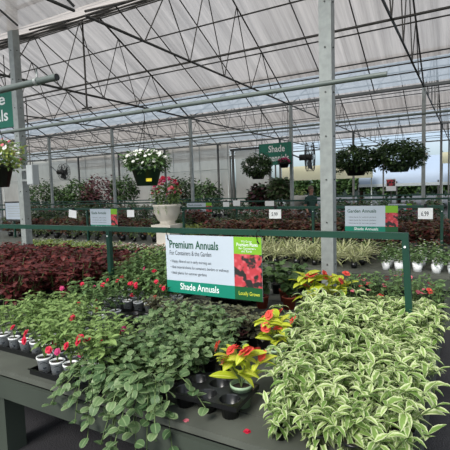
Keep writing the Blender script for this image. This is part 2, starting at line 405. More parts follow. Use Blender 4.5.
# ------------------------------------------------------------------ benches with rails
def bench(y0, y1, x0, x1, label, rail_y, posts, lean=False):
    o = thing('display_bench', label, 'bench', (x1, y0, 0)); Lx = x0-x1; W = y1-y0
    b = MB(); n = 12; pw = W/n
    for k in range(n): b.box((Lx, k*pw+.006, .585), (0, (k+1)*pw-.006, .62), 'bench')
    link('deck', b.mesh('deck'), o)
    b = MB(); b.box((Lx, -.03, .46), (.0, -.002, .583), 'bench_front'); b.box((Lx, W+.002, .46), (0, W+.03, .583), 'bench_front'); link('fascia', b.mesh('fascia'), o)
    b = MB(); b.box((0.002, -.03, .46), (.03, W+.03, .583), 'bench_front'); link('end_board', b.mesh('end_board'), o)
    x = -.12
    while x > Lx:
        for yy in (.12, W-.12):
            b = MB(); b.box((-.07, -.07, 0), (.07, .07, .583), 'bench_front'); link('leg', b.mesh('leg'), o, (x, yy, 0))
        x -= 2.4
    r = thing('sign_rail', 'green square-tube rail standing along the '+label.split(' ', 1)[1] if False else RAIL[label], 'rail', (x1, rail_y, .62))
    b = MB(); b.sq((Lx, 0, .76), (posts[0]-x1+.02, 0, .76), .045, 'green_rail'); link('top_rail', b.mesh('top_rail'), r)
    for i, xp in enumerate(posts):
        b = MB(); dx = .04 if (lean and i == 0) else 0
        b.sq((dx, 0, 0), (0, 0, .74), .042, 'green_rail'); b.box((dx-.05, -.05, 0), (dx+.05, .05, .008), 'green_rail')
        for z in (.69,): b.tube([(0, -.03, z), (0, -.02, z)], .008, 'white', 6)
        link('rail_post', b.mesh('rail_post'), r, (xp-x1, 0, 0))
    return o
RAIL = {}
L1 = 'nearest weathered grey-green plank bench, full of bedding plants'
L2 = 'second plank bench, across the aisle behind the nearest one'
L3 = 'third plank bench with rust and lime foliage rows'
L4 = 'farthest plank bench beneath the distant shrubs'
RAIL[L1] = 'green rail over the nearest bench, holding the Premium Annuals sign'
RAIL[L2] = 'green rail over the second bench, holding the Garden Annuals sign'
RAIL[L3] = 'green rail over the third bench with small white signs'
RAIL[L4] = 'thin green rail over the farthest bench'
bench(1.57, 4.28, -9.5, -.2, L1, 3.05, [-.365, -3.06, -5.8, -8.5], True)
bench(5.62, 8.5, -14, -.05, L2, 7.2, [-.35, -2.35+.0, -5.1, -7.9, -10.7])
bench(10.0, 12.3, -18, -.3, L3, 11.2, [-.4, -3.2, -6.0, -8.8, -11.6, -14.4])
bench(14.2, 16.6, -22, -.3, L4, 15.4, [-.4, -3.4, -6.4, -9.4, -12.4])
BZ = .62

# ------------------------------------------------------------------ signs
def textmesh(s, k, width=None, height=.03, bold=0):
    c = bpy.data.curves.new('txt', 'FONT'); c.body = s; c.size = 1; c.offset = bold; c.resolution_u = 3
    o = bpy.data.objects.new('txt', c); col.objects.link(o); bpy.context.view_layer.update()
    me = bpy.data.meshes.new_from_object(o.evaluated_get(bpy.context.evaluated_depsgraph_get()))
    bpy.data.objects.remove(o); xs = [v.co.x for v in me.vertices]; w = max(xs)-min(xs); x0 = min(xs)
    sx = height*1.4; sw = (width/w if width else sx)
    for v in me.vertices: v.co = Vector(((v.co.x-x0)*sw, 0, v.co.y*sx))
    me.materials.clear(); me.materials.append(M[k]); return me
def text(s, k, parent, x, z, width=None, height=.03, y=-.005, name='lettering', bold=0):
    return link(name, textmesh(s, k, width, height, bold), parent, (x, y, z))
def plate(name, x0, x1, z0, z1, k, parent, y0=-.003, y1=.003):
    b = MB(); b.box((x0, y0, z0), (x1, y1, z1), k); return link(name, b.mesh(name), parent)

# main sign, origin at top left
YS = 3.0
tl = at(165.5, 234.5, y=YS); tr = at(261.5, 238, y=YS); bl = at(165.5, 291, y=YS)
SW = tr.x-tl.x; SH = tl.z-bl.z
s = thing('hanging_sign', 'white and teal Premium Annuals sign hanging from the near green rail', 'sign', (tl.x, YS, tl.z)); s.rotation_euler = (0, 0, 0)
xa = SW*.735
plate('sign_board', 0, SW, -SH, 0, 'board', s)
plate('teal_band', 0, xa, -SH, -SH*.79, 'teal', s, -.0045, -.0031)
plate('lime_panel', xa, SW, -SH*.27, 0, 'lime_print', s, -.0045, -.0031)
plate('flower_picture', xa, SW, -SH*.79, -SH*.27, 'photo', s, -.0045, -.0031)
plate('green_band', xa, SW, -SH, -SH*.79, 'dkgreen_print', s, -.0045, -.0031)
text('Premium Annuals', 'greenink', s, SW*.045, -SH*.225, SW*.535, SH*.135, -.0046, bold=.022)
text('For Containers & the Garden', 'ink', s, SW*.045, -SH*.345, SW*.46, SH*.08, -.0046)
text('• Happy, filtered sun in early morning sun', 'ink', s, SW*.05, -SH*.475, SW*.45, SH*.05, -.0046)
text('• Ideal material choice for containers, borders or walkways', 'ink', s, SW*.05, -SH*.575, SW*.63, SH*.05, -.0046)
text('• Ideal plants for summer gardens', 'ink', s, SW*.05, -SH*.675, SW*.40, SH*.05, -.0046)
text('Shade Annuals', 'whiteink', s, SW*.155, -SH*.935, SW*.42, SH*.115, -.0056, bold=.008)
text('We Grow', 'whiteink', s, SW*.81, -SH*.085, SW*.10, SH*.035, -.0056)
text('Premium Plants', 'whiteink', s, SW*.765, -SH*.145, SW*.20, SH*.055, -.0056, bold=.01)
text('for Containers', 'whiteink', s, SW*.785, -SH*.195, SW*.16, SH*.035, -.0056)
text('and Yards', 'whiteink', s, SW*.81, -SH*.24, SW*.10, SH*.035, -.0056)
text('Locally Grown', 'yellowink', s, SW*.775, -SH*.92, SW*.20, SH*.06, -.0056, bold=.01)
for fx in (.03, .965):
    b = MB(); b.tube([(0, -.008, -.03), (-.004, -.012, .0), (.002, -.03, .03), (0, .01, .055), (.0, .03, .05)], .0035, 'blackpl', 6)
    b.tube([(0, -.012, -.03), (.012, -.014, -.045)], .006, 'blackpl', 6)
    link('cable_tie', b.mesh('cable_tie'), s, (SW*fx, 0, 0))

def small_sign(px0, py0, px1, py1, y, title, label, photo=True, group=None):
    a = at(px0, py0, y=y); c = at(px1, py1, y=y); a2 = at(px0, py1, y=y); W = c.x-a.x; H = a.z-at(px0, py1-1, y=y).z
    s = thing('hanging_sign', label, 'sign', (a.x, y, a.z), 0, group); xa = W*.77 if photo else W
    plate('sign_board', 0, W, -H, 0, 'board', s)
    plate('teal_band', 0, xa, -H, -H*.8, 'teal', s, -.0045, -.0031)
    if photo:
        plate('lime_panel', xa, W, -H*.27, 0, 'lime_print', s, -.0045, -.0031)
        plate('flower_picture', xa, W, -H*.8, -H*.27, 'photo', s, -.0045, -.0031)
        plate('green_band', xa, W, -H, -H*.8, 'dkgreen_print', s, -.0045, -.0031)
    text(title, 'greenink', s, W*.05, -H*.26, xa*.72, H*.13, -.0046, bold=.015)
    for q in range(3): text('• Ideal plants for summer gardens', 'ink', s, W*.06, -H*(.46+q*.12), xa*.7, H*.05, -.0046)
    text('Shade Annuals', 'whiteink', s, W*.18, -H*.95, xa*.6, H*.11, -.006, bold=.01)
    return s
small_sign(345, 206, 398, 232, 7.12, 'Garden Annuals', 'white Garden Annuals sign on the second bench rail, at right')
small_sign(90, 209, 118, 229.5, 7.15, 'Shade Annuals', 'small white and teal sign at left, above the coleus')
small_sign(187, 203, 212, 215, 11.15, 'Shade Annuals', 'far small white and green sign right of the urn')
small_sign(388, 204, 412, 212, 11.15, 'Shade Annuals', 'far white sign half hidden behind the Garden Annuals sign')
def card(px0, py0, px1, py1, y, txt, label, tilt=0, frame=False):
    a = at(px0, py0, y=y); W = at(px1, py0, y=y).x-a.x; H = a.z-at(px0, py1, y=y).z
    s = thing('price_card', label, 'price card', (a.x, y, a.z)); s.rotation_euler = (0, tilt, 0)
    plate('card', 0, W, -H, 0, 'white', s)
    if txt: text(txt, 'ink', s, W*.22, -H*.72, W*.5, H*.42, -.0046, bold=.01)
    if frame:
        plate('frame', -.03, W+.03, -H-.9, .03, 'steel_black', s, .004, .02)
    b = MB(); b.box((W*.4, .0035, -.05), (W*.6, .02, .06), 'blackpl'); link('clip', b.mesh('clip'), s)
    return s
card(418, 208, 433, 219, 7.12, '6.99', 'white 6.99 price card on the rail right of Garden Annuals')
card(269, 209.5, 281, 218.5, 7.15, '5.99', 'white 5.99 price card on the rail left of the big column')
card(69, 209.5, 76.5, 217, 7.15, '', 'small tilted blank card left of the small teal sign', .12)
card(127, 210, 134, 217, 7.15, '', 'small blank card between the left sign and the urn')
card(223, 202, 229, 208, 11.15, '', 'tiny far white card below the pale sheeted wall')
card(233, 200.5, 240, 206, 11.15, '', 'tiny far white card beside the round hanging basket')
card(265, 201, 274, 206, 11.15, '', 'tiny far white card left of the pale planter bowl')
a = at(8, 203, y=7.2)
s = thing('framed_notice', 'white notice in a dark frame behind the left column', 'notice', (a.x, 7.12, a.z))
W = at(28, 203, y=7.2).x-a.x; H = a.z-at(8, 219, y=7.2).z
plate('notice_frame', -.04, W+.04, -H-.05, .04, 'steel_black', s, .004, .02); plate('paper', 0, W, -H, 0, 'board', s)
for q in range(5): text('Please water daily with care here', 'ink', s, W*.1, -H*(.25+q*.15), W*(.7-.05*(q % 3)), H*.06, -.0046) if False else plate('text_line', W*.1, W*(.8-.08*(q % 3)), -H*(.22+q*.15), -H*(.18+q*.15), 'grey', s, -.004, -.0031)

# hanging section banners
def banner(px0, py0, px1, py1, y, lines, label, hts=.3):
    a = at(px0, py0, y=y); W = at(px1, py0, y=y).x-a.x; H = a.z-at(px0, py1, y=y).z
    s = thing('section_banner', label, 'sign', (a.x, y, a.z))
    plate('panel', 0, W, -H, 0, 'signgreen', s, -.01, .01)
    for i, (t, fx, w) in enumerate(lines): text(t, 'whiteink', s, W*fx, -H*(.4+.42*i), W*w, H*hts, -.012, bold=.015)
    for fx in (.1, .9):
        b = MB(); b.tube([(W*fx, 0, 0), (W*fx, 0, HG-a.z-.05)], .008, 'steel_black', 5); link('hanger', b.mesh('hanger'), s)
    return s
banner(259, 144.5, 291.5, 166, 12.2, [('Shade', .3, .5), ('Perennials', .12, .8)], 'teal Shade Perennials banner hanging left of the fan')
banner(-70, 106, 17, 140, 4.9, [('Shade', .53, .36), ('Annuals', .51, .40)], 'teal banner cut by the left edge, partly behind the left column')
a = at(386, 179, y=13); s = thing('poster', 'small red and white flower poster between the right hanging baskets', 'poster', (a.x, 13, a.z))
W = at(396, 179, y=13).x-a.x; H = a.z-at(386, 191, y=13).z
plate('sheet', 0, W, -H, 0, 'white', s); plate('picture', .02, W-.02, -H*.6, -.02, 'photo', s, -.006, -.0031)
b = MB(); b.sq((W/2, .02, -H), (W/2, .02, -(a.z-.02)), .03, 'steel_black'); link('stake', b.mesh('stake'), s)

# ------------------------------------------------------------------ plant meshes
def stem_pts(rng, h, spread, az, base=0):
    lean = rng.uniform(.15, 1)*spread; n = 4
    return [Vector((math.cos(az)*lean*(t/n)**1.3, math.sin(az)*lean*(t/n)**1.3, base+h*(t/n)*(1-.15*lean/ max(h, .01)*(t/n)))) for t in range(n+1)]
def foliage(seed, k, h, spread, stems, lps, L, W, prof=OVATE, el=(.1, .7), droop=(.5, 1.2), fold=.25, base=0, stemk='stem', ser=0, sr=.0025, tip=3, r0=.2):
    rng = random.Random(seed); b = MB()
    for s in range(stems):
        az = 2*PI*(s+rng.random())/stems; hh = h*rng.uniform(.65, 1)
        pts = stem_pts(rng, hh, spread, az, base); b.tube(pts, sr, stemk, 4, cap=False)
        for i in range(lps):
            t = r0+(1-r0)*(i+.5)/lps; j = min(3, int(t*4)); q = pts[j].lerp(pts[j+1], t*4-j)
            a = az+i*2.4+rng.uniform(-.5, .5); sz = rng.uniform(.7, 1.1)*(1-.25*t)
            b.leaf(q, a, rng.uniform(*el), L*sz, W*sz, k, rng.uniform(*droop), rng.uniform(-.4, .4), prof, fold, rng, ser)
        for i in range(tip):
            a = az+i*2*PI/tip+rng.random(); sz = rng.uniform(.5, .8)
            b.leaf(pts[-1], a, rng.uniform(.3, .9), L*sz, W*sz, k, rng.uniform(*droop), rng.uniform(-.3, .3), prof, fold, rng, ser)
    return b.mesh('foliage')
def crown(seed, ks, rad, n, L, W, prof=OVATE, zs=1, cz=0, tw=None):
    """leafy ball or dome: leaves spread through a shell"""
    rng = random.Random(seed); b = MB()
    if tw:
        for s in range(tw):
            a = rng.uniform(0, 2*PI); e = rng.uniform(.1, 1.4); r_ = rad*.8
            b.tube([(0, 0, cz-rad*zs*.7), (math.cos(a)*math.cos(e)*r_*.4, math.sin(a)*math.cos(e)*r_*.4, cz), (math.cos(a)*math.cos(e)*r_, math.sin(a)*math.cos(e)*r_, cz+math.sin(e)*r_*zs)], [.01, .007, .003], 'twig', 4, cap=False)
    ph = [rng.uniform(0, 6) for _ in range(4)]
    for i in range(n):
        a = rng.uniform(0, 2*PI); e = math.asin(rng.uniform(-.85, 1)); lump = 1+.16*math.sin(3*a+ph[0])*math.cos(2*e+ph[1])+.12*math.sin(5*a+ph[2]+3*e)
        r_ = rad*rng.uniform(.55, 1)*lump
        p = Vector((math.cos(a)*math.cos(e)*r_, math.sin(a)*math.cos(e)*r_, cz+math.sin(e)*r_*zs))
        b.leaf(p, a+rng.uniform(-1, 1), rng.uniform(-.4, .9), L*rng.uniform(.6, 1.1), W*rng.uniform(.7, 1.1), rng.choice(ks), rng.uniform(.3, 1.2), rng.uniform(-.6, .6), prof, .2, rng)
    return b.mesh('foliage')
def pot(k, r, h, rim=True, seg=18):
    b = MB(); prof = [(0, 0), (r*.72, 0), (r*.95, h*.86)]
    if rim: prof += [(r*1.0, h*.86), (r*1.02, h), (r*.93, h), (r*.9, h*.88)]
    else: prof += [(r, h), (r*.94, h), (r*.9, h*.88)]
    b.lathe(prof, k, seg); return b.mesh('pot')
def soil(r, h):
    b = MB(); b.disc((0, 0, h*.87), r*.9, 'soil', 14); return b.mesh('soil')
def blossom(k, r, n=5, seed=0, layers=1):
    rng = random.Random(seed); b = MB()
    for l in range(layers):
        for i in range(n): b.leaf((0, 0, l*r*.12), 2*PI*i/n+l*.6+rng.uniform(-.1, .1), .35+l*.35, r*(1-.3*l), r*1.05*(1-.3*l), k, .5, rng.uniform(-.15, .15), PETAL, .1, rng)
    return b.mesh('flower')

def plant(name, label, cat, loc, parts, flowers=(), group=None, rz=0, sc_=1, pot_label=None, fsites=None):
    o = thing(name, label, cat, loc, rz, group); o.scale = (sc_,)*3
    for nm, me in parts:
        c = link(nm, me, o)
        if nm == 'pot' and pot_label: c['label'] = pot_label
        if nm == 'pot' and PRINT.get(me.name): 
            q = link('printed_mark', PRINT[me.name], c); q.rotation_euler = (0, 0, R(42)-rz)
    for me, p, r in flowers:
        c = link('flower', me, o, p); c.rotation_euler = r
    return o
PRINT = {}
def mark(r, h):
    """dark arc and blob printed on the white pot, wrapped on its front"""
    b = MB()
    def pt(a, z):
        rr = r*(.72+.25*z/h)+.0012; return (rr*math.sin(a), -rr*math.cos(a), z)
    def quadstrip(L_):
        n0 = len(b.v)
        for (a, z, w) in L_: b.v += [pt(a, z-w), pt(a, z+w)]
        for i in range(len(L_)-1): b.face((n0+2*i, n0+2*i+2, n0+2*i+3, n0+2*i+1), 'ink')
    quadstrip([(-.5+.1*i, h*(.62+.12*math.cos((i-5)*.3)), h*.018) for i in range(11)])
    quadstrip([(-.1+.1*i, h*(.34+.03*math.sin(i*2)), h*.06*math.sin(PI*(i+.6)/6.2)+.0005) for i in range(6)])
    return b.mesh('printed_mark')

RW, HW = .045, .09
P_white = pot('white', RW, HW); PRINT[P_white.name] = mark(RW, HW)
S_small = soil(RW, HW)
P_black = pot('blackpl', .045, .08); P_terra = pot('terra', .05, .09); P_mint = pot('mintpot', .048, .095)
P_whiteplain = pot('white', .05, .09)

# --- near bench: variegated block
rnd = random.Random(11)
VF = [foliage(100+i, 'l_varieg', .205, .14, 8, 6, .12, .04, LANCE, (-.1, 1.2), (.2, 2.0), .4, .05, r0=.05) for i in range(5)]
VS = [foliage(110+i, 'l_varieg', .20, .15, 10, 8, .1, .034, LANCE, (-.9, .9), (.2, 1.6), .4, .03, r0=.0) for i in range(2)]
def inblock(x, y):
    if y < 2.05: return x > -.8
    if y < 2.5: return x > -.86
    return x > -1.0
ys = [1.67+.16*i for i in range(11)]; xs = [-.245-.15*j for j in range(6)]
for i, y in enumerate(ys):
    for j, x in enumerate(xs):
        if not inblock(x, y): continue
        if i == 0: lab = 'variegated cream-edged plant at the front edge of the big block, %s from the corner' % ORD[j]
        elif i == len(ys)-1: lab = 'variegated cream-edged plant in the back row of the big block'
        elif j == 0: lab = 'variegated cream-edged plant on the aisle side of the big block'
        else: lab = 'variegated cream-edged plant inside the dense block at the bench corner'
        grp = 'variegated plants in the corner block' + ('' if i else ', front row')
        plant('variegated_plant', lab, 'plant', (x+rnd.uniform(-.02, .02), y+rnd.uniform(-.02, .02), BZ), [('foliage', VS[j % 2] if i == 0 else VF[(i*3+j*2) % 5]), ('pot', P_black), ('soil', S_small)], group=grp, rz=rnd.uniform(0, 6.28), sc_=rnd.uniform(.85, 1.18))

# --- lime leaved plants with coral flowers
LF = [foliage(200+i, 'l_lime', .17, .07, 5, 4, .13, .06, OVATE, (.1, 1.0), (.4, 1.3), .25, .08) for i in range(3)]
BC = blossom('p_coral', .026, 5, 1, 2)
def lime(loc, lab, pm, n, seed, s=1.0):
    rg = random.Random(seed); fl = []
    for i in range(n):
        a = 2*PI*(i+rg.random()*.6)/n; q = rg.uniform(.03, .1); fl.append((BC, (math.cos(a)*q, math.sin(a)*q, rg.uniform(.16, .27)), (rg.uniform(0, 1.2), 0, rg.uniform(-.8, 2))))
    plant('lime_leaved_plant', lab, 'plant', loc, [('foliage', LF[seed % 3]), ('pot', pm), ('soil', S_small)], fl, 'lime leaved plants with coral flowers', rz=seed*1.3, sc_=s, pot_label='pale green plastic pot')
p = at(242, 405, z=BZ); lime((p.x, p.y, BZ), 'yellow-green plant with coral flowers in pale green pot beside the empty tray', P_mint, 11, 3, 1.22)
p = at(277, 366, z=BZ); lime((p.x, p.y, BZ), 'yellow-green coral-flowered plant behind the one in the pale green pot', P_mint, 8, 4, 1.25)
lime((-1.17, 3.5, BZ), 'yellow-green coral-flowered plant at left foot of the big right column', P_black, 6, 5, 1.45)
lime((-.98, 3.58, BZ), 'yellow-green coral-flowered plant at right foot of the big right column', P_black, 5, 6, 1.4)

# --- black trays
def cells(b, cx, cy, s, rt, rb, depth, zt, seg=12, k='blackpl'):
    n0 = len(b.v)
    def sqp(t):
        c, q = math.cos(t), math.sin(t); m_ = max(abs(c), abs(q)); return (cx+c/m_*s/2, cy+q/m_*s/2, zt)
    for ring in range(5):
        for j in range(seg):
            t = 2*PI*(j+.5)/seg
            if ring == 0: b.v.append(sqp(t))
            elif ring == 1: b.v.append((cx+rt*math.cos(t), cy+rt*math.sin(t), zt))
            elif ring == 2: b.v.append((cx+(rt-.003)*math.cos(t), cy+(rt-.003)*math.sin(t), zt-.006))
            elif ring == 3: b.v.append((cx+rb*math.cos(t), cy+rb*math.sin(t), zt-depth))
            else: b.v.append((cx, cy, zt-depth))
    for r_ in range(4):
        for j in range(seg): b.face((n0+r_*seg+j, n0+r_*seg+(j+1) % seg, n0+(r_+1)*seg+(j+1) % seg, n0+(r_+1)*seg+j), k, sm=r_ > 1)
def tray(nx, ny, s=.125, rt=.052, depth=.085, skirt=True):
    b = MB(); W, D = nx*s, ny*s
    for i in range(nx):
        for j in range(ny): cells(b, (i+.5)*s-W/2, (j+.5)*s-D/2, s, rt, rt*.75, depth, depth+.003)
    zt = depth+.003; t = .004
    for (a, c) in (((-W/2-t, -D/2-t), (W/2+t, -D/2)), ((-W/2-t, D/2), (W/2+t, D/2+t)), ((-W/2-t, -D/2), (-W/2, D/2)), ((W/2, -D/2), (W/2+t, D/2))):
        b.box((a[0], a[1], zt-.022), (c[0], c[1], zt+.002), 'blackpl')
    return b.mesh('plant_tray')
def flat(nx, ny, s=.125, h=.035):
    b = MB(); W, D = nx*s, ny*s; b.box((-W/2, -D/2, 0), (W/2, D/2, .004), 'blackpl')
    for (a, c) in (((-W/2-.004, -D/2-.004), (W/2+.004, -D/2)), ((-W/2-.004, D/2), (W/2+.004, D/2+.004)), ((-W/2-.004, -D/2), (-W/2, D/2)), ((W/2, -D/2), (W/2+.004, D/2))): b.box((a[0], a[1], .0), (c[0], c[1], h), 'blackpl')
    b.box((-W/2-.012, -D/2-.012, h-.004), (W/2+.012, -D/2-.004, h), 'blackpl')
    return b.mesh('plant_flat')
p = at(213, 400, z=BZ)
T23 = tray(3, 2, .13, .054, .085)
o = link('plant_tray', T23, None, (-1.13, 1.80, BZ)); o.rotation_euler = (0, 0, .03); tag(o, 'empty black six-cell tray on the near bench edge, left of the variegated block', 'tray')
o = link('plant_tray', tray(4, 2, .11, .046, .075), None, (-2.3, 2.66, BZ)); tag(o, 'empty black pot tray between the two impatiens groups', 'tray')
o = link('plant_tray', tray(4, 2, .12, .05, .075), None, (-2.0, 3.62, BZ)); tag(o, 'black cell tray on the planks below the Premium Annuals sign', 'tray')
o = link('plant_tray', tray(3, 1, .12, .05, .06), None, (-1.32, 3.98, BZ)); tag(o, 'black tray behind the lime plants near the right column', 'tray')

# --- round leaved trailing plants at front centre
PF = [foliage(300+i, 'l_plect', .23, .13, 8, 6, .062, .05, ROUND, (-.2, .8), (.3, 1.3), .15, .04, ser=.03) for i in range(4)]
PT = []
for i in range(2):     # ones that spill over the edge (toward local -y)
    rng = random.Random(330+i); b = MB()
    for s_ in range(8):
        a = -PI/2+rng.uniform(-1.3, 1.3); q = rng.uniform(.15, .25); dz = rng.uniform(-.12, .06) if abs(a+PI/2) < .8 else .05
        pts = [Vector((0, 0, .07)), Vector((math.cos(a)*q*.45, math.sin(a)*q*.45, .17)), Vector((math.cos(a)*q*.85, math.sin(a)*q*.85, .12)), Vector((math.cos(a)*q*1.15, math.sin(a)*q*1.15, dz))]
        b.tube(pts, .0025, 'stem', 4, cap=False)
        for k in range(10):
            t = .15+.85*k/9; j = min(2, int(t*3)); pq = pts[j].lerp(pts[j+1], t*3-j)
            b.leaf(pq, a+rng.uniform(-1.6, 1.6), rng.uniform(-.5, .6), rng.uniform(.038, .058), rng.uniform(.034, .046), 'l_plect', rng.uniform(.2, 1), rng.uniform(-.5, .5), ROUND, .12, rng)
    PT.append(b.mesh('foliage'))
spots = []
for i in range(6): spots.append((-1.8+.085*i, 1.80, 0))
for i in range(5): spots.append((-1.8+.11*i, 1.97, 1))
for i in range(5): spots.append((-1.80+.14*i, 2.15, 1))
for i in range(5): spots.append((-1.98+.155*i, 2.34, 1))
for i in range(4): spots.append((-1.95+.155*i, 2.51, 1))
for n, (x, y, kind) in enumerate(spots):
    row = ['front row trailing over the bench edge, %s from the left' % ORD[n % 6], 'in the middle rows of the trailing block', 'in the back row of the trailing block'][0 if n < 6 else (1 if y < 2.3 else 2)]
    plant('trailing_plant', 'round-leaved green plant, '+row, 'plant', (x+rnd.uniform(-.02, .02), y, BZ), [('foliage', PF[n % 4]), ('pot', P_black), ('soil', S_small)], group='round leaved trailing plants', rz=rnd.uniform(0, 6), sc_=rnd.uniform(.9, 1.15))
    if n < 6:
        c = list(bpy.data.objects)[-1]
        o = [q for q in bpy.data.objects if q.type == 'EMPTY'][-1]
def front_spill():
    for n, x in enumerate((-1.78, -1.68, -1.56, -1.46, -1.38)):
        plant('trailing_plant', 'long-stemmed round-leaved plant hanging over the bench front, %s from left' % ORD[n], 'plant', (x, 1.67, BZ), [('foliage', PT[n % 2]), ('pot', P_black), ('soil', S_small)], group='round leaved plants hanging over the front', rz=(-.2, .15, 0, -.1, .35)[n], sc_=(1, 1.1, .9, 1.1, 1.2)[n])
front_spill()
# dull grey-brown sparse plants behind them
DF = [foliage(340+i, 'l_dull', .17, .1, 10, 7, .058, .034, OVATE, (-.1, .9), (.3, 1.2), .3, .06, 'twig') for i in range(3)]
for n in range(16):
    x = -2.32+.145*(n % 8); y = 2.62+.17*(n//8)
    if x < -2.15 and y < 2.75: x += 1.1; 
    plant('spindly_plant', 'grey-brown small-leaved plant in the sparse rows behind the round-leaved block', 'plant', (x, y, BZ), [('foliage', DF[n % 3]), ('pot', P_black), ('soil', S_small)], group='grey-brown plants behind the trailing block', rz=n*1.1, sc_=.95+.02*(n % 5))
DG = foliage(360, 'l_maple', .07, .06, 12, 6, .028, .014, OVATE, (0, 1), (.3, 1), .3, .05, 'twig')
for n in range(2):
    p = at(228+n*14, 347, z=BZ)
    plant('spindly_plant', 'low dark brown gnarled plant, %s of two on the bare planks' % ('left', 'right')[n], 'plant', (p.x, p.y, BZ), [('foliage', DG), ('pot', pot('blackpl', .045, .06)), ('soil', S_small)], group='low dark gnarled plants', rz=n*2)

# --- impatiens with white pots
IF = [foliage(400+i, 'l_impat', .27, .085, 7, 6, .076, .034, LANCE, (.0, .9), (.4, 1.2), .25, .08, r0=.3) for i in range(4)]
IG = [foliage(420+i, 'l_impat_dark', .265, .085, 7, 6, .076, .038, LANCE, (.0, .9), (.4, 1.2), .25, .08, r0=.3) for i in range(3)]
BR = blossom('p_red', .023, 5, 2, 2); BM = blossom('p_mag', .02, 5, 3, 2); BP = blossom('p_pink', .02, 5, 4, 1); BW = blossom('p_white', .02, 5, 5, 1)
def impat(x, y, lab, fl, n, F_=IF, pm=P_white, grp=None, s=1.0, z=.006):
    rg = random.Random(n*7+3); L_ = []
    for i in range(fl):
        a = rg.uniform(-2.6, -.2); q = rg.uniform(.05, .12); L_.append((BR if rg.random() < .75 else BM, (math.cos(a)*q, math.sin(a)*q, rg.uniform(.15, .31)), (rg.uniform(.3, 1.3), 0, rg.uniform(-.6, .6))))
    plant('impatiens', lab, 'plant', (x, y, BZ+z), [('foliage', F_[n % len(F_)]), ('pot', pm), ('soil', S_small)], L_, grp, rz=0, sc_=s, pot_label='white printed pot' if pm is P_white else None)
ft1 = link('plant_flat', flat(5, 3, .12), None, (-2.05, 1.80, BZ)); tag(ft1, 'black flat with red-flowered impatiens in printed white pots at the bench front', 'tray')
for j in range(3):
    for i in range(5):
        lab = ('red impatiens in printed white pot, front row of the edge flat, %s from left' % ORD[i]) if j == 0 else 'impatiens in the rear rows of the front edge flat'
        impat(-2.29+.12*i, 1.68+.12*j, lab, 2 if (i+j) % 2 == 0 else 1, j*5+i, grp='impatiens in the front edge flat', s=rnd.uniform(.95, 1.08))
ft2 = link('plant_flat', flat(5, 4, .125), None, (-2.72, 2.04, BZ)); tag(ft2, 'black flat of impatiens at the far left of the bench front', 'tray')
for j in range(4):
    for i in range(5):
        lab = ('pale green impatiens in white pot at left frame edge, %s from the right' % ORD[4-i]) if j == 0 else 'pale green impatiens in the rear rows of the left flat'
        impat(-2.97+.125*i, 1.85+.125*j, lab, 1 if (i+j) % 5 == 1 else 0, 20+j*5+i, grp='impatiens in the left flat', s=rnd.uniform(.9, 1.05))
for n in range(6):
    x = -2.85+.16*(n % 3); y = 2.48+.17*(n//3)
    impat(x-.1, y, 'impatiens between the front flats and the burgundy coleus', 1, 60+n, F_=IG, grp='impatiens in front of the rail post', s=1.05)
# middle group
ft3 = link('plant_flat', flat(6, 3, .13), None, (-2.72, 3.1, BZ)); tag(ft3, 'black flat of impatiens behind the left rail post', 'tray')
for j in range(3):
    for i in range(6):
        lab = ('darker green impatiens in white pot, front of middle flat, %s from left' % ORD[i]) if j == 0 else 'darker green impatiens in rear rows of the middle flat'
        impat(-3.045+.13*i+.0, 2.97+.13*j, lab, (2 if j == 0 else 1) if i > 1 else 1, 90+j*6+i, F_=IG, grp='impatiens in the middle flat', s=1.0+.1*j)
ft4 = link('plant_flat', flat(6, 4, .14), None, (-2.95, 3.72, BZ)); tag(ft4, 'black flat of tall light green impatiens left of the hanging sign', 'tray')
for j in range(4):
    for i in range(6):
        impat(-3.3+.14*i, 3.51+.14*j, 'tall light green impatiens in the block left of the hanging sign', 0, 120+j*6+i, F_=IG if (i+j) % 3 else IF, grp='tall impatiens left of the sign', s=1.2+.03*j)

# --- burgundy coleus field at left
CF = [foliage(500+i, 'l_coleus', .27, .13, 8, 7, .095, .06, OVATE, (-.1, .7), (.4, 1.2), .2, .06, ser=.08) for i in range(4)]
CR = foliage(510, 'l_coleus_red', .22, .08, 6, 5, .06, .045, OVATE, (-.1, .7), (.4, 1.2), .2, .06, ser=.08)
n = 0
for j in range(8):
    for i in range(14):
        x = -3.55-.2*i; y = 2.45+.23*j
        if x > -3.4-.0 or y > 4.15 or (y < 2.9 and x > -3.7): continue
        red = (i*5+j*3) % 23 == 4
        plant('coleus', ('bright scarlet coleus among the burgundy coleus of the left bench end' if red else 'burgundy coleus in the wide block on the left of the near bench'), 'plant', (x+rnd.uniform(-.03, .03), y+rnd.uniform(-.03, .03), BZ),
              [('foliage', CR if red else CF[n % 4]), ('pot', P_black), ('soil', S_small)], group='scarlet coleus' if red else 'burgundy coleus on the near bench', rz=n*1.7, sc_=rnd.uniform(1.05, 1.35)); n += 1
for i in range(4):
    plant('coleus', 'chartreuse leafy plant at the left edge, below the burgundy coleus', 'plant', (-4.3-.2*i, 2.25, BZ), [('foliage', IF[i]), ('pot', P_black), ('soil', S_small)], group='light green plants at the left edge', rz=i*1.7, sc_=1.0)

